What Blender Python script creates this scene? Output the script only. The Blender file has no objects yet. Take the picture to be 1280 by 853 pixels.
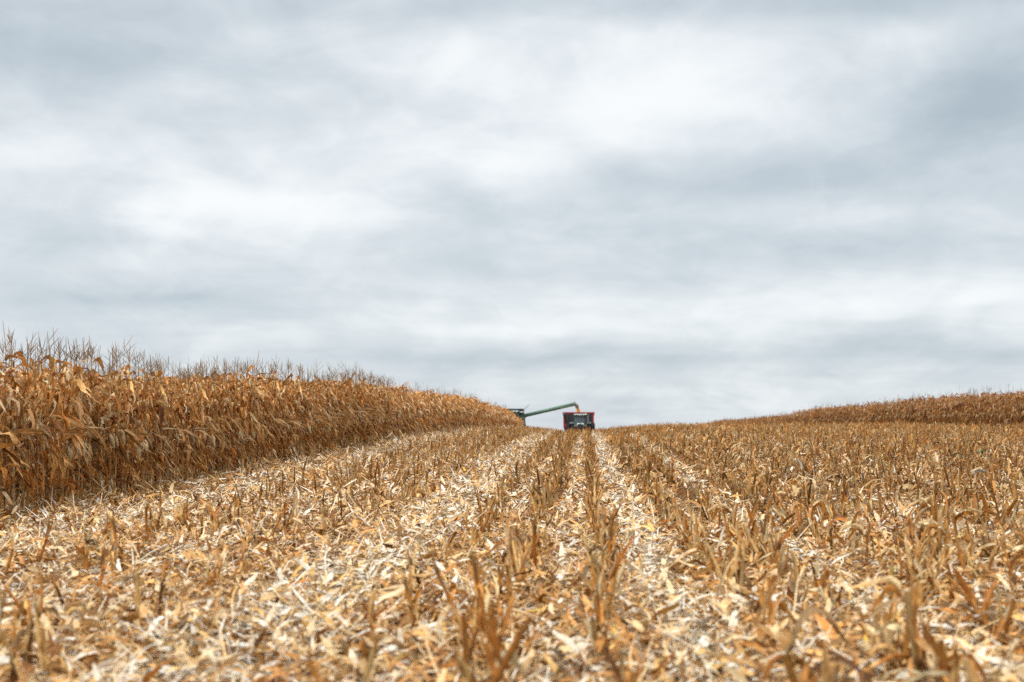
import bpy, bmesh, math
import numpy as np
from mathutils import Vector, Matrix

rng = np.random.default_rng(11)
R = math.radians
scene = bpy.context.scene
COL = scene.collection

# ------------------------------------------------------------------ camera
EYE = 1.36                      # eye height above the ground at the camera
F_PX = 1778.0                   # 50 mm lens on a 36 mm frame, in photo pixels
cam_data = bpy.data.cameras.new("camera")
cam = bpy.data.objects.new("camera", cam_data)
COL.objects.link(cam)
cam.location = (0, 0, EYE)
PITCH, YAW = R(3.49), R(2.9)
cam.rotation_euler = (R(90) + PITCH, 0, YAW)
cam_data.lens = 50
cam_data.sensor_width = 36
cam_data.clip_end = 6000
cam_data.dof.use_dof = True
cam_data.dof.focus_distance = 27.0
cam_data.dof.aperture_fstop = 1.7
scene.camera = cam
scene.cycles.use_denoising = False        # the field is all fine texture: grain suits it better than smearing

# ------------------------------------------------------------------ sky and sun
SUN_EL, SUN_AZ = R(50), R(205)          # azimuth clockwise from +Y: behind the camera, a little left
world = bpy.data.worlds.new("World")
scene.world = world
world.use_nodes = True
wn, wl = world.node_tree.nodes, world.node_tree.links
wn.clear()


def W(kind, **kw):
    n = wn.new(kind)
    for k, v in kw.items():
        setattr(n, k, v)
    return n


def wmath(op, a, b=None, clamp=False):
    n = W("ShaderNodeMath", operation=op, use_clamp=clamp)
    for i, v in enumerate((a, b)):
        if v is None:
            continue
        if isinstance(v, (int, float)):
            n.inputs[i].default_value = v
        else:
            wl.new(v, n.inputs[i])
    return n.outputs[0]


tc = W("ShaderNodeTexCoord")
sep = W("ShaderNodeSeparateXYZ")
wl.new(tc.outputs["Generated"], sep.inputs[0])
dx, dy, dz = sep.outputs
up = wmath("MAXIMUM", dz, 0.0)
inv = wmath("DIVIDE", 1.0, wmath("ADD", up, 0.30))
comb = W("ShaderNodeCombineXYZ")
wl.new(wmath("MULTIPLY", dx, inv), comb.inputs[0])
wl.new(wmath("MULTIPLY", dy, inv), comb.inputs[1])


def wnoise(scale, detail, rough, offset=(0, 0, 0), distortion=0.0, sx=1.0, sy=1.0, src=None):
    mp = W("ShaderNodeMapping")
    mp.inputs["Location"].default_value = offset
    mp.inputs["Scale"].default_value = (sx, sy, 1)
    wl.new((src or comb).outputs[0], mp.inputs[0])
    n = W("ShaderNodeTexNoise")
    n.inputs["Scale"].default_value = scale
    n.inputs["Detail"].default_value = detail
    n.inputs["Roughness"].default_value = rough
    n.inputs["Distortion"].default_value = distortion
    wl.new(mp.outputs[0], n.inputs["Vector"])
    return n.outputs["Fac"]


comb_low = W("ShaderNodeCombineXYZ")
inv_low = wmath("DIVIDE", 1.0, wmath("ADD", up, 0.10))
wl.new(wmath("MULTIPLY", dx, inv_low), comb_low.inputs[0])
wl.new(wmath("MULTIPLY", dy, inv_low), comb_low.inputs[1])
n_big = wnoise(2.2, 3.0, 0.5, (3.1, 1.7, 0))
n_mid = wnoise(5.2, 6.0, 0.52, (7.3, 4.2, 0), 0.5)
n_wisp = wnoise(13.0, 6.0, 0.55, (1.3, 9.2, 0), 0.6)
# azimuth / elevation of the view direction, gently warped, for the large banks of cloud
warp1 = wmath("MULTIPLY", wmath("SUBTRACT", n_mid, 0.5), 0.12)
warp2 = wmath("MULTIPLY", wmath("SUBTRACT", n_big, 0.5), 0.06)
az = wmath("ADD", wmath("ARCTAN2", dx, dy), warp1)
el = wmath("ADD", dz, warp2)


def pix_dir(px, py):
    a = math.atan((px - 730) / F_PX)
    e = math.sin(math.atan((535 - py) / F_PX))
    return a, e


# thin (bright) and thick (dark) banks of cloud: photo direction, half-widths in pixels, amount
BANKS = [
    (800, 110, 200, 75, 0.42), (340, 266, 135, 34, 0.47), (215, 262, 80, 45, 0.14), (600, 180, 260, 60, 0.18),
    (1120, 375, 260, 26, 0.30), (620, 395, 240, 24, 0.22), (60, 195, 200, 25, 0.16), (560, 60, 120, 30, 0.12),
    (860, 500, 420, 26, 0.10), (400, 330, 120, 25, 0.10), (1150, 60, 60, 30, 0.12),
    (1235, 140, 120, 55, -0.50), (1090, 225, 200, 42, -0.22), (860, 235, 130, 24, -0.15), (640, -25, 800, 36, -0.14), (40, 5, 260, 42, -0.14), (1270, 5, 200, 40, -0.2), (90, 75, 190, 42, -0.30),
    (620, 330, 170, 16, -0.18), (60, 300, 140, 22, -0.14), (260, 380, 240, 14, -0.12), (700, 445, 330, 16, -0.22),
    (1000, 320, 180, 18, -0.18), (960, 15, 300, 18, -0.22), (1180, 440, 200, 18, -0.16), (300, 20, 220, 20, -0.12),
    (90, 390, 180, 14, -0.10), (560, 250, 60, 40, -0.08),
]
total = None
for px, py, sx, sy, amp in BANKS:
    a0, e0 = pix_dir(px, py)
    u = wmath("MULTIPLY", wmath("SUBTRACT", az, a0), F_PX / sx)
    v = wmath("MULTIPLY", wmath("SUBTRACT", el, e0), F_PX / sy)
    q = wmath("ADD", wmath("MULTIPLY", u, u), wmath("MULTIPLY", v, v))
    g = wmath("MULTIPLY", wmath("POWER", 2.71828, wmath("MULTIPLY", q, -1.0)), amp)
    total = g if total is None else wmath("ADD", total, g)
detail = wmath("ADD", wmath("MULTIPLY", wmath("SUBTRACT", n_big, 0.5), 0.75),
               wmath("ADD", wmath("MULTIPLY", wmath("SUBTRACT", n_mid, 0.5), 0.75),
                     wmath("MULTIPLY", wmath("SUBTRACT", n_wisp, 0.5), 0.3)))
cover = wmath("ADD", wmath("ADD", wmath("MULTIPLY", detail, 0.32), total), 0.55)
comb_dir = W("ShaderNodeCombineXYZ")
for i_, o_ in enumerate((dx, dy, wmath("MULTIPLY", dz, 1.9))):
    wl.new(o_, comb_dir.inputs[i_])
n_puff = wnoise(9.0, 6.0, 0.55, (4.4, 8.8, 1.0), 0.8, 1.0, 1.0, comb_dir)
n_fine = wnoise(24.0, 5.0, 0.55, (2.4, 3.8, 5.0), 0.8, 1.0, 1.0, comb_dir)
cover = wmath("ADD", cover, wmath("MULTIPLY", wmath("SUBTRACT", n_puff, 0.5), 0.55))
cover = wmath("ADD", cover, wmath("MULTIPLY", wmath("SUBTRACT", n_fine, 0.5), 0.16))
n_edge = wnoise(5.0, 7.0, 0.55, (5.7, 2.9, 0), 1.2, 1.1, 0.9)
n_low = wnoise(2.6, 5.0, 0.5, (2.2, 6.1, 0), 0.5, 0.7, 1.0, comb_low)


def firm(fac, a, b):
    n = W("ShaderNodeMapRange", interpolation_type="SMOOTHSTEP")
    n.inputs["From Min"].default_value, n.inputs["From Max"].default_value = a, b
    n.inputs["To Min"].default_value, n.inputs["To Max"].default_value = -1.0, 1.0
    wl.new(fac, n.inputs["Value"])
    return n.outputs[0]


cover = wmath("ADD", cover, wmath("MULTIPLY", firm(n_edge, 0.38, 0.62), 0.035))
cover = wmath("ADD", cover, wmath("MULTIPLY", firm(n_low, 0.36, 0.64), 0.028))
ramp = W("ShaderNodeValToRGB")
wl.new(cover, ramp.inputs[0])
cr = ramp.color_ramp
cr.interpolation = "B_SPLINE"
cr.elements[0].position = 0.0
cr.elements[0].color = (0.42, 0.50, 0.565, 1)
cr.elements[1].position = 1.0
cr.elements[1].color = (0.98, 1.0, 1.01, 1)
for p, c in ((0.30, (0.54, 0.615, 0.672)), (0.55, (0.68, 0.738, 0.78)), (0.8, (0.88, 0.92, 0.945))):
    e = cr.elements.new(p)
    e.color = (*c, 1)
# an overcast sky is brightest overhead
zen = W("ShaderNodeMapRange", interpolation_type="SMOOTHSTEP")
zen.inputs["From Min"].default_value = 0.33
zen.inputs["From Max"].default_value = 0.85
zen.inputs["To Min"].default_value = 10.0 / 1.45
zen.inputs["To Max"].default_value = 30.0 / 1.45
wl.new(dz, zen.inputs["Value"])
cloud = W("ShaderNodeVectorMath", operation="SCALE")
wl.new(ramp.outputs[0], cloud.inputs[0])
wl.new(zen.outputs[0], cloud.inputs["Scale"])
nish = W("ShaderNodeTexSky", sky_type="NISHITA")
nish.sun_disc = False
nish.sun_elevation = SUN_EL
nish.sun_rotation = SUN_AZ
mix = W("ShaderNodeMix", data_type="RGBA")
mix.inputs["Factor"].default_value = 0.96
wl.new(nish.outputs[0], mix.inputs["A"])
wl.new(cloud.outputs[0], mix.inputs["B"])
bg = W("ShaderNodeBackground")
bg.inputs["Strength"].default_value = 0.1
wl.new(mix.outputs["Result"], bg.inputs["Color"])
wo = W("ShaderNodeOutputWorld")
wl.new(bg.outputs[0], wo.inputs[0])

sun_data = bpy.data.lights.new("sun", "SUN")
sun_data.energy = 1.5
sun_data.angle = R(14)
sun_data.color = (1.0, 0.95, 0.88)
sun = bpy.data.objects.new("sun", sun_data)
COL.objects.link(sun)
sd = Vector((math.sin(SUN_AZ) * math.cos(SUN_EL), math.cos(SUN_AZ) * math.cos(SUN_EL), math.sin(SUN_EL)))
sun.rotation_euler = sd.to_track_quat("Z", "Y").to_euler()
sun.location = (0, -30, 60)

vs = scene.view_settings
vs.view_transform = "Standard"
vs.look = "None"
vs.exposure = 0.536
vs.gamma = 1.0
vs.use_curve_mapping = False
scene.cycles.max_bounces = 5
scene.cycles.diffuse_bounces = 2
scene.cycles.transmission_bounces = 4
scene.cycles.transparent_max_bounces = 4

# ------------------------------------------------------------------ the lie of the land
_prof = np.array([(-400, -2.2), (-60, -1.6), (-20, -1.42), (0, -1.36), (10, -1.32), (20, -1.29), (26, -1.17), (35, -0.98), (49, -0.66),
                  (64, -0.38), (85, -0.17), (110, -0.08), (140, -0.2), (160, -0.5), (190, -1.35), (220, -2.6),
                  (260, -5.0), (400, -15.0), (700, -30.0), (4000, -60.0)], float)
_right = np.array([(-400, 0), (100, 0), (140, 0.02), (185, 0.42), (220, 1.7), (260, 4.05), (300, 6.2), (340, 6.5), (420, 3), (600, 0), (4000, 0)], float)
_ys = np.arange(-100, 420, 1.0)
_zs = np.interp(_ys, _prof[:, 0], _prof[:, 1])
_k = np.hanning(17)
_zs = np.convolve(np.pad(_zs, 8, mode="edge"), _k / _k.sum(), mode="valid")


def smooth(t):
    t = np.clip(t, 0, 1)
    return t * t * (3 - 2 * t)


def ground_z(x, y):
    x, y = np.asarray(x, float), np.asarray(y, float)
    z = np.where(y < 400, np.interp(y, _ys, _zs), np.interp(y, _prof[:, 0], _prof[:, 1])) + EYE
    z = z + smooth((x - 9) / 13.0) * np.interp(y, _right[:, 0], _right[:, 1])
    z = z - (0.62 * np.exp(-((x + 0.2) / 3.4) ** 2) + 0.08) * np.exp(-((y - 112) / 42.0) ** 2)
    near = np.exp(-(y / 160.0) ** 2)
    z = z + near * (0.018 * np.sin(x * 2.1 + 1.3 * np.sin(y * 0.7)) + 0.015 * np.sin(y * 1.7 + x * 0.9))
    z = z + np.clip(x - 8, 0, 40) * 0.004 * np.exp(-((y - 80) / 70.0) ** 2)
    return z


ROW = 0.76
ROW0 = 0.20            # the rows run along Y at ROW0 + k * ROW
K_CORN_L = -11         # first standing row on the left
K_CORN_R = 31          # first standing row on the right


def row_x(k):
    x = ROW0 + k * ROW
    return x + {0: -0.05, 1: 0.15, 2: -0.05, 3: 0.11, 5: -0.09, 6: 0.10, 8: -0.08, 9: 0.10, -2: 0.08, -4: -0.1}.get(k, 0.0)


# ------------------------------------------------------------------ materials
def principled(name, color, rough=0.6, metal=0.0, spec=0.4, noise=0.0, nscale=8.0):
    m = bpy.data.materials.new(name)
    m.use_nodes = True
    nt = m.node_tree
    b = nt.nodes["Principled BSDF"]
    b.inputs["Roughness"].default_value = rough
    b.inputs["Metallic"].default_value = metal
    b.inputs["Specular IOR Level"].default_value = spec
    if noise:
        t = nt.nodes.new("ShaderNodeTexCoord")
        n = nt.nodes.new("ShaderNodeTexNoise")
        n.inputs["Scale"].default_value = nscale
        n.inputs["Detail"].default_value = 6
        r = nt.nodes.new("ShaderNodeValToRGB")
        r.color_ramp.elements[0].position, r.color_ramp.elements[1].position = 0.3, 0.7
        r.color_ramp.elements[0].color = (*[c * (1 - noise) for c in color], 1)
        r.color_ramp.elements[1].color = (*[min(1, c * (1 + noise)) for c in color], 1)
        nt.links.new(t.outputs["Object"], n.inputs["Vector"])
        nt.links.new(n.outputs["Fac"], r.inputs[0])
        nt.links.new(r.outputs[0], b.inputs["Base Color"])
    else:
        b.inputs["Base Color"].default_value = (*color, 1)
    return m


def plant_material(name, translucency, rough, vary=True, blotch=0.35):
    """Dry plant tissue: its own colour comes per leaf from the Col attribute, mottled by noise."""
    m = bpy.data.materials.new(name)
    m.use_nodes = True
    nt = m.node_tree
    nt.nodes.clear()
    L = nt.links.new
    at = nt.nodes.new("ShaderNodeAttribute")
    at.attribute_name = "Col"
    t = nt.nodes.new("ShaderNodeTexCoord")
    n = nt.nodes.new("ShaderNodeTexNoise")
    n.inputs["Scale"].default_value = 30
    n.inputs["Detail"].default_value = 3
    L(t.outputs["Object"], n.inputs["Vector"])
    mr = nt.nodes.new("ShaderNodeMapRange")
    mr.inputs["From Min"].default_value, mr.inputs["From Max"].default_value = 0.25, 0.75
    mr.inputs["To Min"].default_value, mr.inputs["To Max"].default_value = 1 - blotch, 1 + blotch
    L(n.outputs["Fac"], mr.inputs["Value"])
    val = mr.outputs[0]
    hsv = nt.nodes.new("ShaderNodeHueSaturation")
    if vary:
        oi = nt.nodes.new("ShaderNodeObjectInfo")
        r1 = nt.nodes.new("ShaderNodeMapRange")
        r1.inputs["To Min"].default_value, r1.inputs["To Max"].default_value = 0.78, 1.22
        L(oi.outputs["Random"], r1.inputs["Value"])
        mu = nt.nodes.new("ShaderNodeMath")
        mu.operation = "MULTIPLY"
        L(val, mu.inputs[0])
        L(r1.outputs[0], mu.inputs[1])
        val = mu.outputs[0]
    L(val, hsv.inputs["Value"])
    L(at.outputs["Color"], hsv.inputs["Color"])
    b = nt.nodes.new("ShaderNodeBsdfPrincipled")
    b.inputs["Roughness"].default_value = rough
    b.inputs["Specular IOR Level"].default_value = 0.12
    L(hsv.outputs[0], b.inputs["Base Color"])
    out = nt.nodes.new("ShaderNodeOutputMaterial")
    if translucency:
        tr = nt.nodes.new("ShaderNodeBsdfTranslucent")
        L(hsv.outputs[0], tr.inputs["Color"])
        mx = nt.nodes.new("ShaderNodeMixShader")
        mx.inputs[0].default_value = translucency
        L(b.outputs[0], mx.inputs[1])
        L(tr.outputs[0], mx.inputs[2])
        L(mx.outputs[0], out.inputs[0])
    else:
        L(b.outputs[0], out.inputs[0])
    return m


M_LEAF = plant_material("dry_corn_leaf", 0.16, 0.42)
M_STALK = plant_material("dry_corn_stalk", 0.0, 0.5)
M_TASSEL = plant_material("dry_tassel", 0.0, 0.7)
M_HUSK = plant_material("pale_husk", 0.2, 0.6)
M_LITTER = plant_material("chopped_litter", 0.06, 0.6, vary=False)
M_WEED = plant_material("green_weed", 0.25, 0.5)


def soil_material():
    m = bpy.data.materials.new("littered_soil")
    m.use_nodes = True
    nt = m.node_tree
    L = nt.links.new
    b = nt.nodes["Principled BSDF"]
    b.inputs["Roughness"].default_value = 0.9
    b.inputs["Specular IOR Level"].default_value = 0.15
    t = nt.nodes.new("ShaderNodeTexCoord")
    v = nt.nodes.new("ShaderNodeTexVoronoi")
    v.inputs["Scale"].default_value = 22
    L(t.outputs["Object"], v.inputs["Vector"])
    sp = nt.nodes.new("ShaderNodeSeparateColor")
    L(v.outputs["Color"], sp.inputs[0])
    n = nt.nodes.new("ShaderNodeTexNoise")
    n.inputs["Scale"].default_value = 1.7
    n.inputs["Detail"].default_value = 8
    L(t.outputs["Object"], n.inputs["Vector"])
    a = nt.nodes.new("ShaderNodeMath")
    a.operation = "MULTIPLY_ADD"
    L(n.outputs["Fac"], a.inputs[0])
    a.inputs[1].default_value = 0.6
    a2 = nt.nodes.new("ShaderNodeMath")
    a2.operation = "MULTIPLY"
    L(sp.outputs[0], a2.inputs[0])
    a2.inputs[1].default_value = 0.55
    L(a2.outputs[0], a.inputs[2])
    r = nt.nodes.new("ShaderNodeValToRGB")
    L(a.outputs[0], r.inputs[0])
    e = r.color_ramp.elements
    e[0].position, e[0].color = 0.25, (0.04, 0.018, 0.007, 1)
    e[1].position, e[1].color = 0.95, (0.40, 0.22, 0.08, 1)
    k = e.new(0.5)
    k.color = (0.13, 0.058, 0.018, 1)
    L(r.outputs[0], b.inputs["Base Color"])
    bp = nt.nodes.new("ShaderNodeBump")
    bp.inputs["Distance"].default_value = 0.03
    L(a.outputs[0], bp.inputs["Height"])
    L(bp.outputs[0], b.inputs["Normal"])
    return m


M_SOIL = soil_material()


# ------------------------------------------------------------------ object helpers
def tag(o, label=None, cat=None, group=None, kind=None):
    for k, v in (("label", label), ("category", cat), ("group", group), ("kind", kind)):
        if v:
            o[k] = v
    return o


def empty(name, loc=(0, 0, 0), rz=0.0):
    o = bpy.data.objects.new(name, None)
    o.empty_display_size = 0.2
    COL.objects.link(o)
    o.location = loc
    o.rotation_euler = (0, 0, rz)
    return o


class Acc:
    """Collects arrays of quads with a colour per vertex."""

    def __init__(self):
        self.v, self.q, self.c, self.n = [], [], [], 0

    def add(self, v, q, c):
        v = np.asarray(v, np.float32).reshape(-1, 3)
        q = np.asarray(q, np.int32).reshape(-1, 4)
        c = np.broadcast_to(np.asarray(c, np.float32), v.shape)
        self.v.append(v)
        self.q.append(q + self.n)
        self.c.append(c)
        self.n += len(v)

    def arrays(self):
        return np.concatenate(self.v), np.concatenate(self.q), np.concatenate(self.c)


def mesh_from(name, v, q, c, mat, smooth=True):
    me = bpy.data.meshes.new(name)
    me.vertices.add(len(v))
    me.vertices.foreach_set("co", np.ascontiguousarray(v, np.float32).ravel())
    me.loops.add(len(q) * 4)
    me.loops.foreach_set("vertex_index", np.ascontiguousarray(q, np.int32).ravel())
    me.polygons.add(len(q))
    me.polygons.foreach_set("loop_start", np.arange(0, len(q) * 4, 4, dtype=np.int32))
    me.polygons.foreach_set("loop_total", np.full(len(q), 4, np.int32))
    if smooth:
        me.polygons.foreach_set("use_smooth", np.ones(len(q), bool))
    me.update(calc_edges=True)
    at = me.attributes.new("Col", "FLOAT_COLOR", "POINT")
    rgba = np.ones((len(v), 4), np.float32)
    rgba[:, :3] = np.maximum(c, 0.003) * np.minimum(1, 0.74 / np.maximum(c.max(1, keepdims=True), 1e-4))
    at.data.foreach_set("color", rgba.ravel())
    me.materials.append(mat)
    return me


def link(name, mesh, parent=None):
    o = bpy.data.objects.new(name, mesh)
    COL.objects.link(o)
    o.parent = parent
    return o


# ------------------------------------------------------------------ blades, tubes and spindles, many at a time
def smooth(t):
    t = np.clip(t, 0, 1)
    return t * t * (3 - 2 * t)


def blades(acc, base, az, e0, e1, L, Wd, c0, c1, S=6, bend=0.25, spread=0.5, twist=0.0, fold=0.25, wave=0.15, azc=0.0,
           cross=3, w0=0.55, tip=0.04, crook=0.12):
    base = np.atleast_2d(base)
    N = len(base)
    f = lambda x: np.broadcast_to(np.asarray(x, float), (N,))[:, None]
    t = np.linspace(0, 1, S + 1)[None, :]
    e = f(e0) + (f(e1) - f(e0)) * smooth((t - f(bend)) / np.maximum(f(spread), 0.02)) + rng.normal(0, 1, (N, S + 1)) * crook
    a = f(az) + f(azc) * t + rng.normal(0, 1, (N, S + 1)) * crook
    d = np.stack([np.cos(e) * np.cos(a), np.cos(e) * np.sin(a), np.sin(e)], -1)
    step = (f(L) / S)[..., None]
    mid = (d[:, 1:] + d[:, :-1]) * 0.5
    pos = np.concatenate([np.zeros((N, 1, 3)), np.cumsum(mid * step, 1)], 1) + base[:, None, :]
    s = np.stack([-np.sin(a), np.cos(a), np.zeros_like(a)], -1)
    n = np.cross(d, s)
    tw = (f(twist) * t)[..., None]
    side, nor = s * np.cos(tw) + n * np.sin(tw), n * np.cos(tw) - s * np.sin(tw)
    w = f(w0) + (1 - f(w0)) * smooth(t / 0.3)
    w = w * (1 - (1 - tip) * np.clip((t - 0.35) / 0.65, 0, 1) ** 1.7) * f(Wd) * 0.5
    w = (w * (1 + rng.normal(0, 0.10, (N, S + 1))))[..., None]
    wv = lambda: (rng.normal(0, 1, (N, S + 1)) * f(wave) * f(Wd))[..., None]
    left = pos - side * w + nor * (f(fold)[..., None] * w + wv())
    right = pos + side * w + nor * (f(fold)[..., None] * w + wv())
    cols = [left, pos, right] if cross == 3 else [left, right]
    P = np.stack(cols, 2)
    K = len(cols)
    idx = np.arange(N * (S + 1) * K).reshape(N, S + 1, K)
    q = np.stack([idx[:, :-1, :-1], idx[:, :-1, 1:], idx[:, 1:, 1:], idx[:, 1:, :-1]], -1)
    c0 = np.broadcast_to(np.asarray(c0, float), (N, 3))[:, None, :]
    c1 = np.broadcast_to(np.asarray(c1, float), (N, 3))[:, None, :]
    C = c0 + (c1 - c0) * t[..., None]
    C = C[:, :, None, :] * (1 + rng.normal(0, 0.13, (N, S + 1, K, 1)))
    acc.add(P, q, C.reshape(-1, 3))


def frame_of(d):
    d = d / np.linalg.norm(d, axis=-1, keepdims=True)
    ref = np.where(np.abs(d[..., 2:3]) > 0.9, np.array([1.0, 0, 0]), np.array([0, 0, 1.0]))
    u = np.cross(d, ref)
    u /= np.linalg.norm(u, axis=-1, keepdims=True)
    return d, u, np.cross(d, u)


def spindles(acc, p0, d, L, rad, prof, c0, c1, K=6, cap=False, capcol=None):
    """Round bodies along direction d: prof is a list of (t, r)."""
    p0, d = np.atleast_2d(p0).astype(float), np.atleast_2d(d).astype(float)
    N = len(p0)
    L = np.broadcast_to(np.asarray(L, float), (N,))
    rad = np.broadcast_to(np.asarray(rad, float), (N,))
    d, u, v = frame_of(d)
    T = len(prof)
    t = np.array([p[0] for p in prof])
    r = np.array([p[1] for p in prof])
    th = np.arange(K) * 2 * math.pi / K
    ring = u[:, None, None, :] * np.cos(th)[None, None, :, None] + v[:, None, None, :] * np.sin(th)[None, None, :, None]
    P = p0[:, None, None, :] + d[:, None, None, :] * (L[:, None] * t[None])[:, :, None, None] + ring * (rad[:, None] * r[None])[:, :, None, None]
    idx = np.arange(N * T * K).reshape(N, T, K)
    nx = np.roll(idx, -1, 2)
    q = np.stack([idx[:, :-1], nx[:, :-1], nx[:, 1:], idx[:, 1:]], -1)
    c0 = np.broadcast_to(np.asarray(c0, float), (N, 3))[:, None, :]
    c1 = np.broadcast_to(np.asarray(c1, float), (N, 3))[:, None, :]
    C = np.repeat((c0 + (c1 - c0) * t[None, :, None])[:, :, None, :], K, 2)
    acc.add(P, q, C.reshape(-1, 3))
    if cap and K in (4, 6):
        top = P[:, -1]
        i = np.arange(N * K).reshape(N, K)
        qs = [i[:, [0, 1, 2, 3]]] + ([i[:, [0, 3, 4, 5]]] if K == 6 else [])
        acc.add(top, np.concatenate(qs), c1[:, 0].repeat(K, 0) if capcol is None else capcol)


def palette(cols, n, jit=0.14):
    cols = np.array([c[1:] for c in cols]), np.array([c[0] for c in cols], float)
    i = rng.choice(len(cols[0]), n, p=cols[1] / cols[1].sum())
    out = cols[0][i] * (1 + rng.normal(0, jit, (n, 1))) * (1 + rng.normal(0, 0.06, (n, 1)) * np.array([-.35, .3, 1.0]))
    return np.maximum(out, 0.01)


LEAF_COLS = [(4, .47, .195, .046), (2.6, .34, .125, .027), (2.6, .59, .33, .12), (1.9, .72, .53, .30), (2.6, .13, .045, .012), (.4, .34, .23, .13)]
STUB_COLS = [(4.2, .53, .24, .058), (2.8, .38, .145, .03), (3.0, .63, .40, .16), (1.9, .14, .056, .016), (2.0, .71, .55, .31), (.4, .28, .20, .11)]
LITTER_COLS = [(4.2, .76, .66, .52), (2.4, .74, .54, .31), (2.0, .64, .37, .12)]
BROWN_LITTER = [(1.7, .74, .61, .44), (2.8, .67, .45, .22), (3.4, .56, .295, .10), (3.0, .42, .185, .05), (2.2, .20, .08, .022), (.3, .36, .27, .19), (.1, .66, .40, .07)]
STALK_COLS = [(3, .46, .22, .06), (1.6, .56, .35, .14), (2, .33, .14, .035), (.6, .20, .09, .025)]


# ------------------------------------------------------------------ standing corn
def corn_proto(low=False):
    """Arrays for one plant at the origin, rows along Y."""
    parts = {k: Acc() for k in ("stalk", "foliage", "ear", "tassel")}
    H = rng.uniform(2.0, 2.2)
    lean = rng.normal(0, 0.03, 2)
    d = np.array([lean[0], lean[1], 1.0])
    at = lambda h: np.array([0, 0, 0]) + np.outer(np.atleast_1d(h), d)
    sc = palette([(2, .42, .26, .10), (1, .32, .17, .06), (1, .5, .36, .18)], 1)[0]
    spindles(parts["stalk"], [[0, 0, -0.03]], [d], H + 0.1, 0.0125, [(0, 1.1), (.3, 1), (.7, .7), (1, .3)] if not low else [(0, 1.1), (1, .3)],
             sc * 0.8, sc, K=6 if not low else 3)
    n = 14 if low else 24
    h = np.sort(np.concatenate([rng.uniform(0.25, 1.05, n * 2 // 5), rng.uniform(0.9, H, n - n * 2 // 5)]))
    if not low:
        h[-4:] = np.linspace(H - 0.42, H - 0.02, 4)
    plane = rng.uniform(0, math.pi)
    az = plane + math.pi * (np.arange(n) % 2) + rng.normal(0, 0.55, n)
    rel = h / H
    topness = smooth((rel - 0.72) / 0.25)
    e0 = rng.uniform(0.5, 1.15, n) * (0.55 + 0.45 * topness) + 0.1
    e1 = np.where(rng.random(n) < 0.16 * topness + 0.03, rng.uniform(-0.5, 0.6, n), rng.uniform(-1.75, -0.6, n))
    L = rng.uniform(0.36, 0.72, n) * (1 - 0.25 * topness)
    Wd = rng.uniform(0.022, 0.08, n)
    bend = rng.uniform(0.02, 0.2, n) + 0.15 * topness * rng.random(n)
    cc = palette(LEAF_COLS, n)
    cc = np.where((topness > .2)[:, None], palette(LEAF_COLS[:4], n), cc)
    blades(parts["foliage"], at(h), az, e0, e1, L, Wd * (1.15 if low else 1), cc, palette(LEAF_COLS, n) * 0.55 + cc * 0.45,
           S=4 if low else 8, bend=bend, spread=rng.uniform(0.12, 0.4, n), twist=rng.normal(0, 2.2, n),
           fold=rng.uniform(0.1, 1.2, n), wave=0.13, azc=rng.normal(0, 0.9, n), cross=2 if low else 3, crook=0.12 if low else .2)
    # the sheath that wraps the stalk
    m = 3 if low else 6
    hs = rng.uniform(0.05, H * 0.85, m)
    blades(parts["foliage"], at(hs), rng.uniform(0, 6.28, m), 1.45, 1.3, rng.uniform(.15, .3, m), .04, palette(LEAF_COLS, m), palette(LEAF_COLS, m),
           S=2, cross=2 if low else 3, fold=0.6, wave=0.05)
    # ear in its pale husk, hanging
    he = rng.uniform(0.92, 1.2)
    ea = rng.uniform(-1.4, 0.6) if rng.random() < 0.8 else rng.uniform(0, 6.28)
    ed = np.array([math.cos(ea) * 0.35, math.sin(ea) * 0.35, -0.94])
    p = at(he)[0] + np.array([math.cos(ea), math.sin(ea), 0]) * 0.09
    ec = palette([(2, .54, .37, .19), (1.2, .44, .27, .12), (1.2, .66, .51, .32)], 1, .08)[0]
    spindles(parts["ear"], [p], [ed], rng.uniform(.23, .30), rng.uniform(.034, .044),
             [(0, .25), (.12, .7), (.35, 1), (.65, .9), (.88, .5), (1, .1)] if not low else [(0, .4), (.35, 1), (1, .12)], ec, ec * 0.8, K=7 if not low else 4)
    blades(parts["ear"], np.repeat([p], 3, 0) + rng.normal(0, .012, (3, 3)), ea + np.array([-.7, 0.1, .8]), -1.1, -1.45, rng.uniform(.16, .26, 3), .04,
           palette([(1, .56, .42, .25), (1, .46, .30, .14)], 3), ec * 0.8, S=3, cross=2, fold=0.4)
    # tassel
    nt = int(rng.integers(2, 7))
    tz = H + rng.uniform(0.08, 0.26) + np.concatenate([[0], rng.uniform(-0.08, 0.1, nt)])
    tl = np.concatenate([[rng.uniform(.24, .36)], rng.uniform(.14, .30, nt)])
    te = np.concatenate([[1.45], rng.uniform(0.6, 1.35, nt)])
    ta = rng.uniform(0, 6.28, nt + 1)
    td = np.stack([np.cos(te) * np.cos(ta), np.cos(te) * np.sin(ta), np.sin(te)], -1)
    tcol = palette([(2, .30, .19, .10), (1, .19, .11, .055)], nt + 1)
    if not low or rng.random() < 0.10:
        spindles(parts["tassel"], at(tz), td, tl, 0.0046 if not low else 0.004, [(0, .6), (.35, 1.2), (.8, .9), (1, .3)] if not low else [(0, .9), (1, .6)], tcol, tcol, K=3)
        spindles(parts["tassel"], at(H - 0.03), [d], tz[0] - H + .05, 0.0055, [(0, 1), (1, .8)], tcol[:1], tcol[:1], K=3)
    return parts


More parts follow.
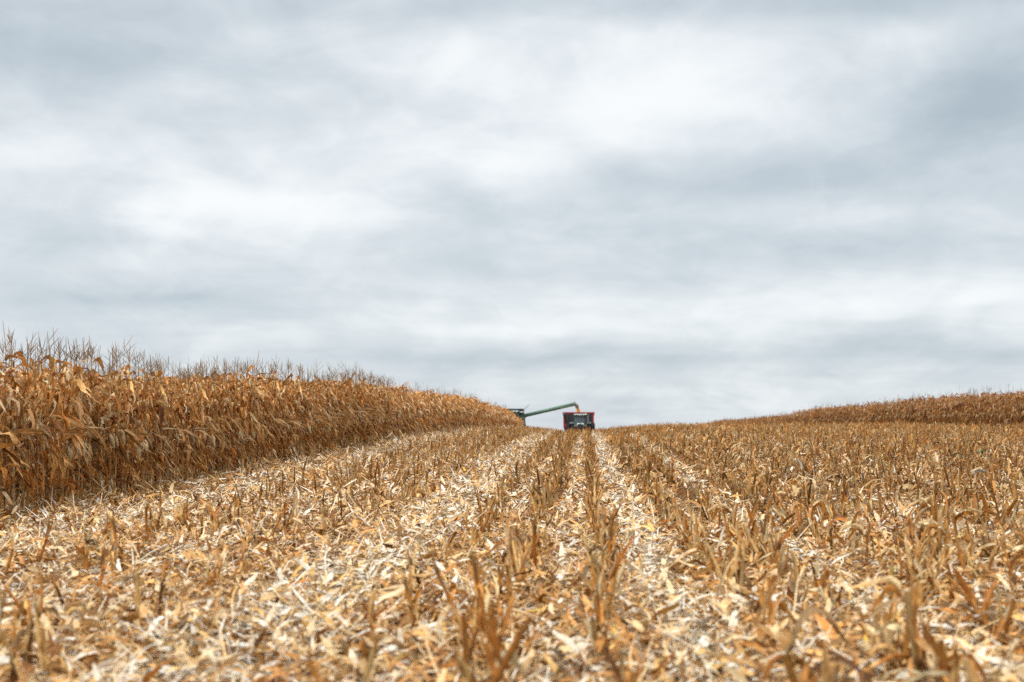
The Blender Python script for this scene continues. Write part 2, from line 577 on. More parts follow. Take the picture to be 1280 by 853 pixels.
def place_many(protos, pos, yaw, scl, seed_col=0.14):
    """One big array of transformed copies of low-detail plants."""
    V, Q, C, n = [], [], [], 0
    pick = rng.integers(0, len(protos), len(pos))
    for j, (v, q, c) in enumerate(protos):
        I = np.where(pick == j)[0]
        if not len(I):
            continue
        cs, sn = np.cos(yaw[I]), np.sin(yaw[I])
        x = v[None, :, 0] * cs[:, None] - v[None, :, 1] * sn[:, None]
        y = v[None, :, 0] * sn[:, None] + v[None, :, 1] * cs[:, None]
        z = np.broadcast_to(v[None, :, 2], x.shape)
        P = np.stack([x, y, z], -1) * scl[I][:, None, None] + pos[I][:, None, :]
        V.append(P.reshape(-1, 3).astype(np.float32))
        Q.append((q[None] + (np.arange(len(I)) * len(v))[:, None, None]).reshape(-1, 4) + n)
        tint = (1 + rng.normal(0, seed_col, (len(I), 1, 1)))
        C.append(np.maximum(c[None] * tint, 0.01).reshape(-1, 3).astype(np.float32))
        n += len(I) * len(v)
    return np.concatenate(V), np.concatenate(Q), np.concatenate(C)


def in_frame(x, y, margin=0.0):
    return (x / y > -0.412 - margin) & (x / y < 0.31 + margin)


def wavy_height(x, y):
    return 1.0 + 0.035 * np.sin(y * 0.45 + x) + 0.03 * np.sin(y * 0.13 + 1.0)


def corn_rows(ks, y0, y1, step):
    X, Y, K = [], [], []
    for k in ks:
        y = np.arange(y0, y1, step) + rng.uniform(0, step)
        y = y + rng.normal(0, 0.035, len(y))
        y = y[rng.random(len(y)) > 0.04]
        X.append(row_x(k) + rng.normal(0, 0.035, len(y)))
        Y.append(y)
        K.append(np.full(len(y), k))
    return np.concatenate(X), np.concatenate(Y), np.concatenate(K)


def build_corn():
    end = 188.4
    hi = [corn_proto() for _ in range(12)]
    lo = []
    for _ in range(14):
        p = corn_proto(low=True)
        a = Acc()
        for k in [k for k in p if p[k].n]:
            a.add(*p[k].arrays())
        lo.append(a.arrays())
    mats = {"stalk": M_STALK, "foliage": M_LEAF, "ear": M_HUSK, "tassel": M_TASSEL}
    meshes = [{k: mesh_from("corn_" + k, *p[k].arrays(), mats[k]) for k in p} for p in hi]
    # left stand: the row along the edge and the rows behind it
    X, Y, K = corn_rows([K_CORN_L - i for i in range(0, 11)], 12.0, 222.0, 0.17)
    ok = (Y < end) | (X < -14.4)
    X, Y, K = X[ok], Y[ok], K[ok]
    far_keep = (Y < 60) | (rng.random(len(Y)) < 0.75) | (K >= K_CORN_L - 1)
    X, Y, K = X[far_keep], Y[far_keep], K[far_keep]
    front = np.where((K == K_CORN_L) & in_frame(X, Y, 0.004))[0]
    second = np.where((K == K_CORN_L - 1) & in_frame(X, Y, 0.004))[0]
    ind = np.concatenate([front[np.argsort(Y[front])][:225], second[np.argsort(Y[second])][:75]])
    rest = np.ones(len(X), bool)
    rest[ind] = False
    ears = ["a pale ear hanging at mid height", "its ear tucked among brown leaves"]
    for n_, i in enumerate(ind):
        x, y = X[i], Y[i]
        v = int(rng.integers(0, len(meshes)))
        root = empty("corn_plant", (x, y, float(ground_z(x, y))), float(rng.choice([0, math.pi]) + rng.normal(0, 0.35)))
        s = float(wavy_height(x, y) * rng.normal(1, 0.035))
        root.scale = (s, s, s)
        root.rotation_euler[0], root.rotation_euler[1] = rng.normal(0, 0.03), rng.normal(0, 0.03)
        where = "in the edge row" if K[i] == K_CORN_L else "behind the edge row"
        band = ("nearest the left side of the photo" if y < 24 else "on the tall part of the left stand" if y < 32 else
                "midway along the left stand" if y < 42 else "on the farther part of the left stand")
        tag(root, f"dry brown corn plant {where}, {band}", "corn plant", "standing corn plants along the left field edge")
        for k in ("stalk", "foliage", "ear", "tassel"):
            link(k, meshes[v][k], root)
    pos = np.stack([X[rest], Y[rest], ground_z(X[rest], Y[rest])], -1)
    v, q, c = place_many(lo, pos, rng.uniform(0, 6.28, len(pos)), wavy_height(X[rest], Y[rest]) * rng.normal(1, 0.04, len(pos)))
    o = link("corn_crop", mesh_from("corn_crop", v, q, c, M_LEAF))
    tag(o, "mass of dry brown corn behind the edge row on the left, running up to the combine", "corn crop", kind="stuff")
    # right stand, far off
    X, Y, K = corn_rows([K_CORN_R + i for i in range(0, 9)], 55.0, 310.0, 0.19)
    keep = (X / Y < 0.42) & ((K < K_CORN_R + 3) | (rng.random(len(Y)) < 0.7)) & ((Y < 150) | (rng.random(len(Y)) < 0.7))
    X, Y = X[keep], Y[keep]
    pos = np.stack([X, Y, ground_z(X, Y)], -1)
    v, q, c = place_many(lo, pos, rng.uniform(0, 6.28, len(pos)), wavy_height(X, Y) * rng.normal(0.98, 0.05, len(pos)))
    o = link("corn_crop", mesh_from("corn_crop_far", v, q, c * np.array([0.93, 0.86, 0.8]), M_LEAF))
    tag(o, "distant block of dark brown standing corn on the rise at the right", "corn crop", kind="stuff")


# ------------------------------------------------------------------ stubble
def stub_proto(level, tall=1.0, leafy=False):
    """level 0 near, 1 middle, 2 far"""
    st, lf = Acc(), Acc()
    H = rng.uniform(0.14, 0.46) * tall
    ln = rng.normal(0, 0.24, 2)
    d = np.array([ln[0], ln[1], 1.0])
    sc = palette(STALK_COLS, 1)[0]
    K = (6, 4, 3)[level]
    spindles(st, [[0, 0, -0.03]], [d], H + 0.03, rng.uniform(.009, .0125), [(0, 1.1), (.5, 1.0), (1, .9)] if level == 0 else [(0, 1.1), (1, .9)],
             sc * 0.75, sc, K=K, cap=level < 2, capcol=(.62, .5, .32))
    n = (int(rng.integers(4, 8)), 5, 4)[level]
    n += 2 * leafy
    h = rng.uniform(0.0, H * 0.8, n)
    kind = rng.random(n)
    up_ = kind < (0.42 if leafy else 0.6)
    L = np.where(up_, rng.uniform(.10, .28, n), rng.uniform(.10, .28, n) * (1.5 if leafy else 1)) * tall
    Wd = rng.uniform(.012, .036, n) * np.where(up_, 1, 1.15) * (1, 1, 1.05)[level] * (1.2 if leafy else 1)
    cc = palette(STUB_COLS, n)
    blades(lf, np.outer(h, d) + rng.normal(0, .006, (n, 3)) * [1, 1, 0], rng.uniform(0, 6.28, n), np.where(up_, rng.uniform(1.0, 1.5, n), rng.uniform(.3, 1.2, n)),
           np.where(up_, rng.uniform(.9, 1.55, n), rng.uniform(-1.5, -.3, n)), L, Wd, cc, cc * .6 + palette(STUB_COLS, n) * .4,
           S=(6, 3, 2)[level], bend=rng.uniform(.05, .4, n), spread=rng.uniform(.08, .35, n), twist=rng.normal(0, 1.6, n),
           fold=rng.uniform(.3, 1.3, n), wave=.16, cross=3 if level == 0 else 2, w0=.8, tip=.3, crook=.16)
    if level == 0:      # the sheath proper, wrapped round the stalk
        hm = float(h.max()) + .03
        spindles(lf, [[0, 0, -.02]], [d], hm + .02, .0145, [(0, 1.05), (.5, 1.0), (1, .85)], cc[0] * .85, cc[0], K=6)
    return st, lf


def clump(x, y):
    return 0.5 + 0.25 * np.sin(y * 2.3 + x * 5.1) + 0.25 * np.sin(y * 0.9 - x * 3.3 + 1.0)


def stub_field():
    X, Y, K = [], [], []
    for k in range(K_CORN_L + 1, K_CORN_R):
        x = row_x(k)
        y0 = 6.2 if x < 3.2 and x > -3.6 else max(6.2, abs(x) / 0.44 - 3)
        y = np.arange(y0, 172.0, 0.165)
        y = y + rng.normal(0, 0.05, len(y)) + 0
        c = clump(x, y)
        if k in (-3,):
            p = np.where(y < 70, 0.025, 0.12)
        elif k <= -2:
            p = np.where(y < 16, 0.36, np.where(y < 28, 0.55, 0.8)) * (0.35 + 1.0 * c)
            if k <= K_CORN_L + 3:
                p = p * 0.14
        elif k <= 0:
            p = np.where(y < 13, 0.5, np.where(y < 22, .65, .8)) * (0.3 + 1.2 * c) + 0.05
        else:
            p = np.where(y < 14, .58, .68) * (0.15 + 1.35 * c) + 0.05
        y = y[rng.random(len(y)) < p]
        y = y[(y < 60) | (rng.random(len(y)) < 0.85)]
        X.append(x + rng.normal(0, 0.035 if k >= 0 else 0.075, len(y)) + (0.02 if k > 0 else .05) * np.sin(y * 0.55 + k))
        Y.append(y)
        K.append(np.full(len(y), k))
    return np.concatenate(X), np.concatenate(Y), np.concatenate(K)


def build_stubble():
    X, Y, K = stub_field()
    Z = ground_z(X, Y)
    size = np.where(K <= -2, rng.uniform(.6, 1.15, len(X)), np.where(K <= 0, rng.uniform(.75, 1.4, len(X)), rng.uniform(.75, 1.38, len(X))))
    vis = np.where(in_frame(X, Y, 0.004) & (Y > 7.45))[0]
    ind = vis[np.argsort(Y[vis] / size[vis] ** 0.5)][:300]
    near = []
    for j in range(18):
        s, l = stub_proto(0, leafy=j % 2 == 1)
        near.append((mesh_from("stub_stalk", *s.arrays(), M_STALK), mesh_from("stub_leaf", *l.arrays(), M_LEAF)))

    NUM = ["zero", "one", "two", "three", "four", "five", "six", "seven", "eight", "nine", "ten", "eleven"]

    def row_words(k):
        n = k if k > 0 else 1 - k
        return f"{NUM[min(n, 11)]} row{'s' if n > 1 else ''} {'right' if k > 0 else 'left'} of pale lane"

    for i in ind:
        root = empty("corn_stub", (X[i], Y[i], Z[i]), float(rng.uniform(0, 6.28)))
        s = float(size[i])
        root.scale = (s ** .4, s ** .4, s)
        root.rotation_euler[0], root.rotation_euler[1] = rng.normal(0, .16), rng.normal(0, .16)
        tall = "tall" if s > 1.1 else "short" if s < 0.85 else "knee-high"
        band = "at the bottom edge" if Y[i] < 8.6 else "in the near foreground" if Y[i] < 10.5 else "farther back"
        tag(root, f"{tall} cut corn stub {row_words(K[i])}, {band}", "corn stub", "cut corn stubs in the near rows")
        a, b = near[2 * int(rng.integers(0, len(near) // 2)) + int(K[i] > 0 and rng.random() < .75)]
        link("stalk", a, root)
        link("leaf_sheath", b, root)
    rest = np.ones(len(X), bool)
    rest[ind] = False
    acc = Acc()
    side = K > 0
    for level, sel, leafy in ((0, rest & (Y < 17) & side, True), (1, rest & (Y >= 17) & (Y < 45) & side, True), (2, rest & (Y >= 45) & side, True),
                              (0, rest & (Y < 17) & ~side, False), (1, rest & (Y >= 17) & (Y < 45) & ~side, False), (2, rest & (Y >= 45) & ~side, False)):
        protos = []
        for _ in range(20):
            s, l = stub_proto(level, leafy=leafy)
            a = Acc()
            a.add(*s.arrays())
            a.add(*l.arrays())
            protos.append(a.arrays())
        pos = np.stack([X[sel], Y[sel], Z[sel]], -1)
        if len(pos):
            v, q, c = place_many(protos, pos, rng.uniform(0, 6.28, len(pos)), size[sel], 0.2)
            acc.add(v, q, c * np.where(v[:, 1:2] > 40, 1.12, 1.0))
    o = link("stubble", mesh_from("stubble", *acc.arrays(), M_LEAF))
    tag(o, "rows of cut brown corn stubble running up the slope to the crest", "stubble", kind="stuff")


# ------------------------------------------------------------------ chopped leaves and husks on the ground
def lane_white(x):
    """How much of the litter is pale husk, by lane across the rows."""
    w = 0.19 + 0.0 * x
    for c, s, a in ((0.66, 0.32, 0.75), (-2.05, 0.5, 0.65), (-6.4, 0.8, 0.45), (-4.1, 0.35, .3), (2.13, .28, .6), (4.4, .3, .6), (6.7, .3, .5), (-0.17, .2, .2)):
        w = w + a * np.exp(-((x - c) / s) ** 2)
    ph = (x - ROW0) / ROW * 2 * np.pi
    w = w - np.where(x > 0.9, 0.26, 0.12) * np.cos(ph)
    return np.clip(w, 0.04, 1)


def build_litter():
    acc = Acc()
    #       y0   y1    per m2  length       width        segments
    zones = [(5.0, 12, 640, (.04, .24), (.009, .046), 3),
             (12, 22, 430, (.045, .25), (.010, .048), 2),
             (22, 40, 190, (.06, .28), (.013, .055), 2),
             (40, 75, 60, (.10, .34), (.02, .07), 1),
             (75, 150, 14, (.2, .5), (.05, .12), 1)]
    for y0, y1, dens, ll, ww, S in zones:
        xl, xr = -0.47 * y1 - 0.5, 0.37 * y1 + 0.5
        xl, xr = max(xl, -9.2), min(xr, 24.0)
        n = int((xr - xl) * (y1 - y0) * dens)
        x, y = rng.uniform(xl, xr, n), rng.uniform(y0, y1, n)
        ok = (x > -0.47 * y - 0.5) & (x < 0.37 * y + 0.5)
        patch = 0.5 + 0.5 * np.sin(x * 3.1 + np.sin(y * 1.3) * 2) * np.sin(y * 2.2 + np.sin(x * 2.0) * 2)
        ok &= rng.random(n) < 0.62 + 0.38 * patch
        x, y = x[ok], y[ok]
        n = len(x)
        white = rng.random(n) < lane_white(x) * (0.65 + 0.7 * patch[ok])
        cc = np.where(white[:, None], palette(LITTER_COLS[:3], n), palette(BROWN_LITTER, n))
        u = rng.random(n)
        cls = rng.random(n)
        strand, husk = cls < 0.46, cls > 0.76
        L = np.where(strand, ll[1] * (.5 + 1.3 * u ** 2), np.where(husk, ll[1] * (.5 + .6 * u), ll[0] + (ll[1] - ll[0]) * .55 * u ** 1.5))
        Wd = np.where(strand, ww[0] * (.7 + 1.0 * rng.random(n)), np.where(husk, ww[1] * (.6 + .7 * rng.random(n)), ww[0] + (ww[1] - ww[0]) * .5 * rng.random(n)))
        z = ground_z(x, y) + rng.exponential(0.03, n) + 0.002
        e0 = rng.normal(0.18, 0.36, n)
        big = rng.random(n) < 0.09
        e0 = np.where(big, rng.uniform(.2, 1.0, n), e0)
        blades(acc, np.stack([x, y, z], -1), rng.uniform(0, 6.28, n), e0, e0 - rng.normal(0.45, 0.35, n), L, Wd, cc, cc * rng.uniform(.8, 1.1, (n, 1)),
               S=S, bend=0.0, spread=1.0, twist=rng.normal(0, 0.8, n), fold=rng.uniform(0, .5, n), wave=.06, cross=2, w0=.7, tip=.3, crook=.14,
               azc=rng.normal(0, .5, n))
    # long whole leaves lying about
    n = 5200
    y = rng.uniform(5.5, 40, n)
    x = ROW0 + ROW * rng.integers(-11, 18, n) + rng.normal(0, .13, n)
    ok = (x > -0.47 * y - 0.5) & (x < 0.37 * y + 0.5) & (x > -8) & ((x > -1.8) | (rng.random(n) < .5))
    x, y = x[ok], y[ok]
    n = len(x)
    cc = palette(STUB_COLS, n)
    e0 = rng.uniform(.0, .6, n)
    blades(acc, np.stack([x, y, ground_z(x, y) + rng.uniform(.01, .05, n)], -1), rng.uniform(0, 6.28, n), e0, -e0 - .1, rng.uniform(.22, .48, n),
           rng.uniform(.02, .045, n), cc, palette(STUB_COLS, n), S=6, bend=.1, spread=.7, twist=rng.normal(0, 1.6, n), fold=rng.uniform(.2, .9, n), wave=.14,
           azc=rng.normal(0, 1, n))
    o = link("husk_litter", mesh_from("husk_litter", *acc.arrays(), M_LITTER))
    tag(o, "chopped pale husks and brown leaves strewn over the ground between the rows", "crop litter", kind="stuff")


# ------------------------------------------------------------------ ground
def build_ground():
    xs = np.concatenate([-np.geomspace(3000, 60, 14), np.arange(-50, 51, 0.5), np.geomspace(60, 3000, 14)])
    ys = np.concatenate([[-400, -200, -80, -40], np.arange(-20, 60, 0.5), np.arange(60, 260, 2.0), np.geomspace(265, 4000, 24)])
    gx, gy = np.meshgrid(xs, ys)
    v = np.stack([gx, gy, ground_z(gx, gy)], -1).reshape(-1, 3)
    idx = np.arange(gx.size).reshape(gx.shape)
    q = np.stack([idx[:-1, :-1], idx[:-1, 1:], idx[1:, 1:], idx[1:, :-1]], -1)
    o = link("ground", mesh_from("ground", v, q.reshape(-1, 4), np.full((len(v), 3), .3), M_SOIL))
    tag(o, kind="structure")


build_ground()
build_corn()
build_stubble()
build_litter()

#MACHINES
# ------------------------------------------------------------------ farm machines
M_GREEN = principled("green_paint", (0.03, 0.10, 0.055), 0.35, 0.0, 0.5, 0.18, 3)
M_DKGREEN = principled("auger_green", (0.075, 0.15, 0.10), 0.4, 0.0, 0.5, 0.15, 3)
M_RED = principled("red_paint", (0.30, 0.018, 0.028), 0.4, 0.0, 0.5, 0.15, 3)
M_BLACK = principled("black_metal", (0.018, 0.018, 0.02), 0.5, 0.0, 0.4, 0.3, 5)
M_DARKGREY = principled("dusty_grey_rubber", (0.09, 0.085, 0.085), 0.7, 0.0, 0.3, 0.25, 5)
M_DUSTY = principled("dusty_fender", (0.09, 0.10, 0.09), 0.6, 0.0, 0.3, 0.25, 5)
M_PILLAR = principled("dusty_green_cab_frame", (0.17, 0.23, 0.19), 0.5, 0.0, 0.4, 0.2, 5)
M_RUBBER = principled("tyre_rubber", (0.022, 0.021, 0.02), 0.85, 0.0, 0.2, 0.35, 6)
M_RIM = principled("yellow_rim", (0.55, 0.36, 0.03), 0.45, 0.0, 0.4, 0.15, 6)
M_GREYRIM = principled("grey_rim", (0.45, 0.45, 0.45), 0.45, 0.2, 0.4, 0.15, 6)
M_GLASS = principled("tinted_cab_glass", (0.05, 0.065, 0.075), 0.06, 0.0, 0.8)
M_LAMP = principled("lamp_lens", (0.85, 0.85, 0.83), 0.15, 0.0, 0.8)
M_STEEL = principled("grey_steel", (0.42, 0.43, 0.44), 0.5, 0.3, 0.5, 0.15, 6)
M_ROOF = principled("pale_roof_edge", (0.55, 0.56, 0.55), 0.5, 0.0, 0.5, 0.1, 6)
M_AMBER = principled("amber_lens", (0.7, 0.25, 0.02), 0.2, 0.0, 0.6)
M_GRAIN = principled("golden_grain", (0.72, 0.36, 0.06), 0.6, 0.0, 0.3, 0.25, 30)


class MB:
    def __init__(self):
        self.bm = bmesh.new()

    def box(self, c, s, rot=None, taper=None):
        r = bmesh.ops.create_cube(self.bm, size=1.0)["verts"]
        for v in r:
            if taper and v.co.z > 0:
                v.co.x *= taper[0]
                v.co.y *= taper[1]
            v.co = Vector((v.co.x * s[0], v.co.y * s[1], v.co.z * s[2]))
            if rot:
                v.co = rot @ v.co
            v.co += Vector(c)
        return self

    def tube(self, p0, p1, r0, r1=None, K=12):
        p0, p1 = Vector(p0), Vector(p1)
        d = p1 - p0
        m = Matrix.Translation((p0 + p1) / 2) @ d.to_track_quat("Z", "Y").to_matrix().to_4x4()
        bmesh.ops.create_cone(self.bm, cap_ends=True, segments=K, radius1=r0, radius2=r0 if r1 is None else r1, depth=d.length, matrix=m)
        return self

    def path(self, pts, r, K=10):
        for a, b in zip(pts, pts[1:]):
            self.tube(a, b, r, None, K)
        return self

    def prism(self, prof, x0, x1):
        """prof: (y, z) outline, extruded along x"""
        a = [self.bm.verts.new((x0, y, z)) for y, z in prof]
        b = [self.bm.verts.new((x1, y, z)) for y, z in prof]
        n = len(prof)
        self.bm.faces.new(a)
        self.bm.faces.new(b[::-1])
        for i in range(n):
            self.bm.faces.new((a[i], b[i], b[(i + 1) % n], a[(i + 1) % n]))
        return self

    def lathe_x(self, c, prof, K=28):
        """prof: (x, r) closed outline turned about the x axis through c"""
        rings = []
        for x, r in prof:
            rings.append([self.bm.verts.new((c[0] + x, c[1] + r * math.cos(2 * math.pi * k / K), c[2] + r * math.sin(2 * math.pi * k / K))) for k in range(K)])
        for i in range(len(prof)):
            A, B = rings[i], rings[(i + 1) % len(prof)]
            for k in range(K):
                self.bm.faces.new((A[k], A[(k + 1) % K], B[(k + 1) % K], B[k]))
        return self

    def shell(self, rings):
        """rings of equal length, bottom to top, bridged"""
        R_ = [[self.bm.verts.new(p) for p in r] for r in rings]
        n = len(R_[0])
        for a, b in zip(R_, R_[1:]):
            for i in range(n):
                self.bm.faces.new((a[i], a[(i + 1) % n], b[(i + 1) % n], b[i]))
        return R_

    def build(self, name, mat, parent=None, bevel=0.012):
        if bevel:
            es = [e for e in self.bm.edges if e.is_manifold and e.calc_face_angle(0) > 0.9 and e.calc_length() > bevel * 4]
            if es:
                bmesh.ops.bevel(self.bm, geom=es, offset=bevel, segments=1, affect="EDGES", clamp_overlap=True)
        bmesh.ops.recalc_face_normals(self.bm, faces=self.bm.faces)
        me = bpy.data.meshes.new(name)
        self.bm.to_mesh(me)
        self.bm.free()
        me.materials.append(mat)
        return link(name, me, parent)


def wheel(parent, name, c, r, w, rim_mat, lugs=18):
    t = MB()
    h = w / 2
    t.lathe_x(c, [(-h, r * .62), (-h, r * .9), (-h * .8, r * .965), (h * .8, r * .965), (h, r * .9), (h, r * .62)])
    for k in range(lugs):
        a = 2 * math.pi * k / lugs
        for sgn in (-1, 1):
            aa = a + (0.5 if sgn > 0 else 0) * 2 * math.pi / lugs
            rot = Matrix.Rotation(aa, 3, "X") @ Matrix.Rotation(sgn * 0.5, 3, "Z")
            p = Matrix.Rotation(aa, 3, "X") @ Vector((0, 0, r * .97))
            t.box((c[0] + sgn * h * .45, c[1] + p.y, c[2] + p.z), (h * .95, .06, .07), rot)
    o = t.build(name, M_RUBBER, parent, 0)
    m = MB()
    m.lathe_x(c, [(-h * .7, r * .63), (h * .7, r * .63), (h * .55, r * .5), (h * .2, r * .45), (h * .2, .02), (-h * .2, .02), (-h * .2, r * .45), (-h * .55, r * .5)])
    m.tube((c[0] - h * .5, c[1], c[2]), (c[0] + h * .5, c[1], c[2]), r * .2)
    m.build("rim", rim_mat, o, 0)
    return o


def stand(root, x, y):
    z0, z1 = float(ground_z(x, y - 1.5)), float(ground_z(x, y + 1.5))
    root.location = (x, y, (z0 + z1) / 2)
    root.rotation_euler = (math.atan2(z1 - z0, 3.0), 0, root.rotation_euler[2])


def build_tractor():
    t = empty("tractor")
    tag(t, "dark green tractor facing the camera on the hill crest, pulling the red grain cart", "tractor")
    hood = MB().prism([(-2.75, 1.0), (-2.8, 1.55), (-2.6, 1.88), (-1.2, 2.0), (-.35, 2.02), (-.35, 1.05)], -.42, .42).build("hood", M_GREEN, t, .05)
    MB().box((0, -2.815, 1.42), (.62, .04, .72)).build("grille", M_BLACK, hood)
    for s in (-1, 1):
        MB().box((s * .24, -2.74, 1.76), (.36, .12, .2)).build("headlight", M_LAMP, hood, .02)
    MB().box((0, .2, .95), (.7, 4.6, .5)).build("chassis", M_BLACK, t)
    w = MB()
    for k in range(9):
        w.box((-.4 + k * .1, -3.2, .95), (.085, .5, .5))
    w.build("front_weight", M_BLACK, t)
    cab = MB()
    for s in (-1, 1):
        cab.tube((s * .62, -.35, 1.7), (s * .68, -.2, 3.0), .045)
        cab.tube((s * .82, 1.25, 1.7), (s * .78, 1.15, 3.0), .05)
        cab.tube((s * .84, .5, 1.7), (s * .8, .5, 3.0), .035)
    cab.box((0, .45, 1.62), (1.7, 1.75, .18))
    cab.box((0, 1.22, 1.9), (1.6, .06, .5))
    cab.build("cab", M_PILLAR, t, .01)
    MB().prism([(-.34, 1.72), (-.19, 3.0), (-.16, 3.0), (-.31, 1.72)], -.60, .60).build("windshield", M_GLASS, t, 0)
    for s in (-1, 1):
        MB().box((s * .80, .45, 2.35), (.02, 1.45, 1.26)).build("side_window", M_GLASS, t, 0)
    MB().box((0, 1.19, 2.55), (1.42, .02, .85)).build("rear_window", M_GLASS, t, 0)
    roof = MB().box((0, .42, 3.12), (1.78, 1.95, .24), None, (.92, .92)).build("roof", M_GREEN, t, .05)
    for x in (-.72, -.42, .42, .72):
        MB().box((x, -.57, 3.1), (.2, .08, .12)).build("work_light", M_LAMP, roof, .015)
    MB().box((0, -.575, 3.09), (.5, .05, .16)).build("visor", M_ROOF, roof, 0)
    MB().tube((.7, .9, 3.24), (.7, .9, 3.42), .07).build("beacon", M_AMBER, roof, 0)
    MB().tube((.62, -.55, 1.95), (.62, -.55, 3.0), .055).tube((.62, -.55, 3.0), (.62, -.47, 3.1), .05).build("exhaust_pipe", M_BLACK, t, 0)
    for s in (-1, 1):
        MB().tube((s * .7, -.25, 2.85), (s * 1.28, -.35, 2.85), .025).box((s * 1.3, -.36, 2.68), (.24, .06, .42)).build("mirror", M_BLACK, t, .01)
        f = MB()
        prof = [(1.45 + 1.12 * math.cos(R(a)), 1.02 + 1.12 * math.sin(R(a))) for a in range(20, 126, 15)]
        inner = [(1.45 + 1.06 * math.cos(R(a)), 1.02 + 1.06 * math.sin(R(a))) for a in range(125, 19, -15)]
        f.prism(prof + inner, s * .74, s * 1.45)
        f.build("fender", M_DUSTY, t, 0)
        st = MB()
        for k in range(3):
            st.box((s * .95, -.25 - .0 * k, .6 + .35 * k), (.4, .3, .05))
        st.box((s * .76, -.25, 1.0), (.05, .3, .95)).build("steps", M_BLACK, t, 0)
        wheel(t, "front_wheel", (s * .95, -1.75, .74), .75, .5, M_RIM, 16)
        wheel(t, "rear_wheel", (s * 1.02, 1.45, 1.0), 1.02, .55, M_RIM)
        wheel(t, "dual_wheel", (s * 1.68, 1.45, 1.0), 1.02, .52, M_RIM)
    MB().tube((-1.0, -1.75, .74), (1.0, -1.75, .74), .12).tube((-1.7, 1.45, 1.0), (1.7, 1.45, 1.0), .14).build("axle", M_BLACK, t, 0)
    stand(t, -.5, 189.0)


def build_cart():
    c = empty("grain_cart")
    tag(c, "red grain cart behind the tractor being filled with orange grain", "grain cart")
    y0, y1, hw = -3.1, 3.1, 2.08
    rect = lambda hx, a, b, z: [(-hx, a, z), (hx, a, z), (hx, b, z), (-hx, b, z)]
    h = MB()
    h.shell([rect(.45, -1.2, 1.2, 1.15), rect(1.85, y0 + .2, y1 - .2, 1.3), rect(hw, y0, y1, 1.6), rect(hw, y0, y1, 3.62),
             rect(hw - .05, y0 + .05, y1 - .05, 3.62), rect(hw - .05, y0 + .05, y1 - .05, 1.63), rect(1.8, y0 + .26, y1 - .26, 1.35), rect(.42, -1.15, 1.15, 1.2)])
    h.build("hopper", M_RED, c, 0)
    rim = MB()
    for s in (-1, 1):
        rim.box((s * (hw + .02), 0, 3.58), (.14, y1 - y0 + .18, .16))
        rim.box((0, s * (y1 + .02), 3.58), (hw * 2 - .1, .14, .16))
    rim.build("top_rim", M_RED, c, .02)
    for s in (-1, 1):
        MB().box((s * 1.14, y0 - .035, 2.75), (1.42, .06, 1.3)).build("front_panel", M_BLACK, c, .01)
        MB().box((s * (hw - .06), y0 - .05, 2.9), (.13, .1, 1.2)).build("corner_post", M_RED, c, .01)
    MB().box((0, y0 - .03, 3.05), (1.0, .05, .7)).build("viewing_window", M_GLASS, c, 0)
    fr = MB()
    for s in (-1, 1):
        fr.box((s * .6, 0, 1.02), (.16, 6.2, .22))
        fr.tube((s * .6, -3.0, 1.02), (0, -5.6, .62), .09)
        for yy in (-2.4, 2.4):
            fr.tube((s * .6, yy, 1.1), (s * 1.75, yy, 2.5), .06)
    fr.box((0, 0, .9), (2.9, .22, .22)).build("frame", M_RED, c, 0)
    MB().tube((0, -5.55, .62), (0, -6.1, .62), .06).build("drawbar", M_BLACK, c, 0)
    for s in (-1, 1):
        wheel(c, "wheel", (s * 1.5, .15, .88), .9, .78, M_GREYRIM, 20)
    MB().tube((-1.1, y0 - .45, 1.0), (-1.75, y0 - .4, 3.35), .21, K=16).tube((-1.75, y0 - .4, 3.35), (-2.05, y0 - .5, 3.2), .23, K=16).build("unloading_auger", M_BLACK, c, 0)
    lad = MB()
    for s in (-1, 1):
        lad.tube((1.1 + s * .2, y0 - .1, 1.7), (1.1 + s * .2, y0 - .1, 3.5), .025, K=6)
    for k in range(6):
        lad.tube((.9, y0 - .1, 1.8 + .3 * k), (1.3, y0 - .1, 1.8 + .3 * k), .02, K=6)
    lad.build("ladder", M_STEEL, c, 0)
    stand(c, -.75, 197.0)
    # grain already in the cart
    g = MB()
    rings = []
    for i in range(9):
        a = i / 8
        rr = 1 - a
        rings.append([(-.15 + (hw - .1) * rr * math.cos(th), (y1 - .15) * rr * math.sin(th), 3.15 + .72 * (1 - (1 - a) ** 1.3) + .03 * math.sin(5 * th + i)) for th in np.linspace(0, 2 * math.pi, 28, endpoint=False)])
    g.shell(rings)
    o = g.build("grain_heap", M_GRAIN, None, 0)
    tag(o, "heap of golden orange grain piled inside the red cart", "grain heap")
    o.location, o.rotation_euler = c.location, c.rotation_euler


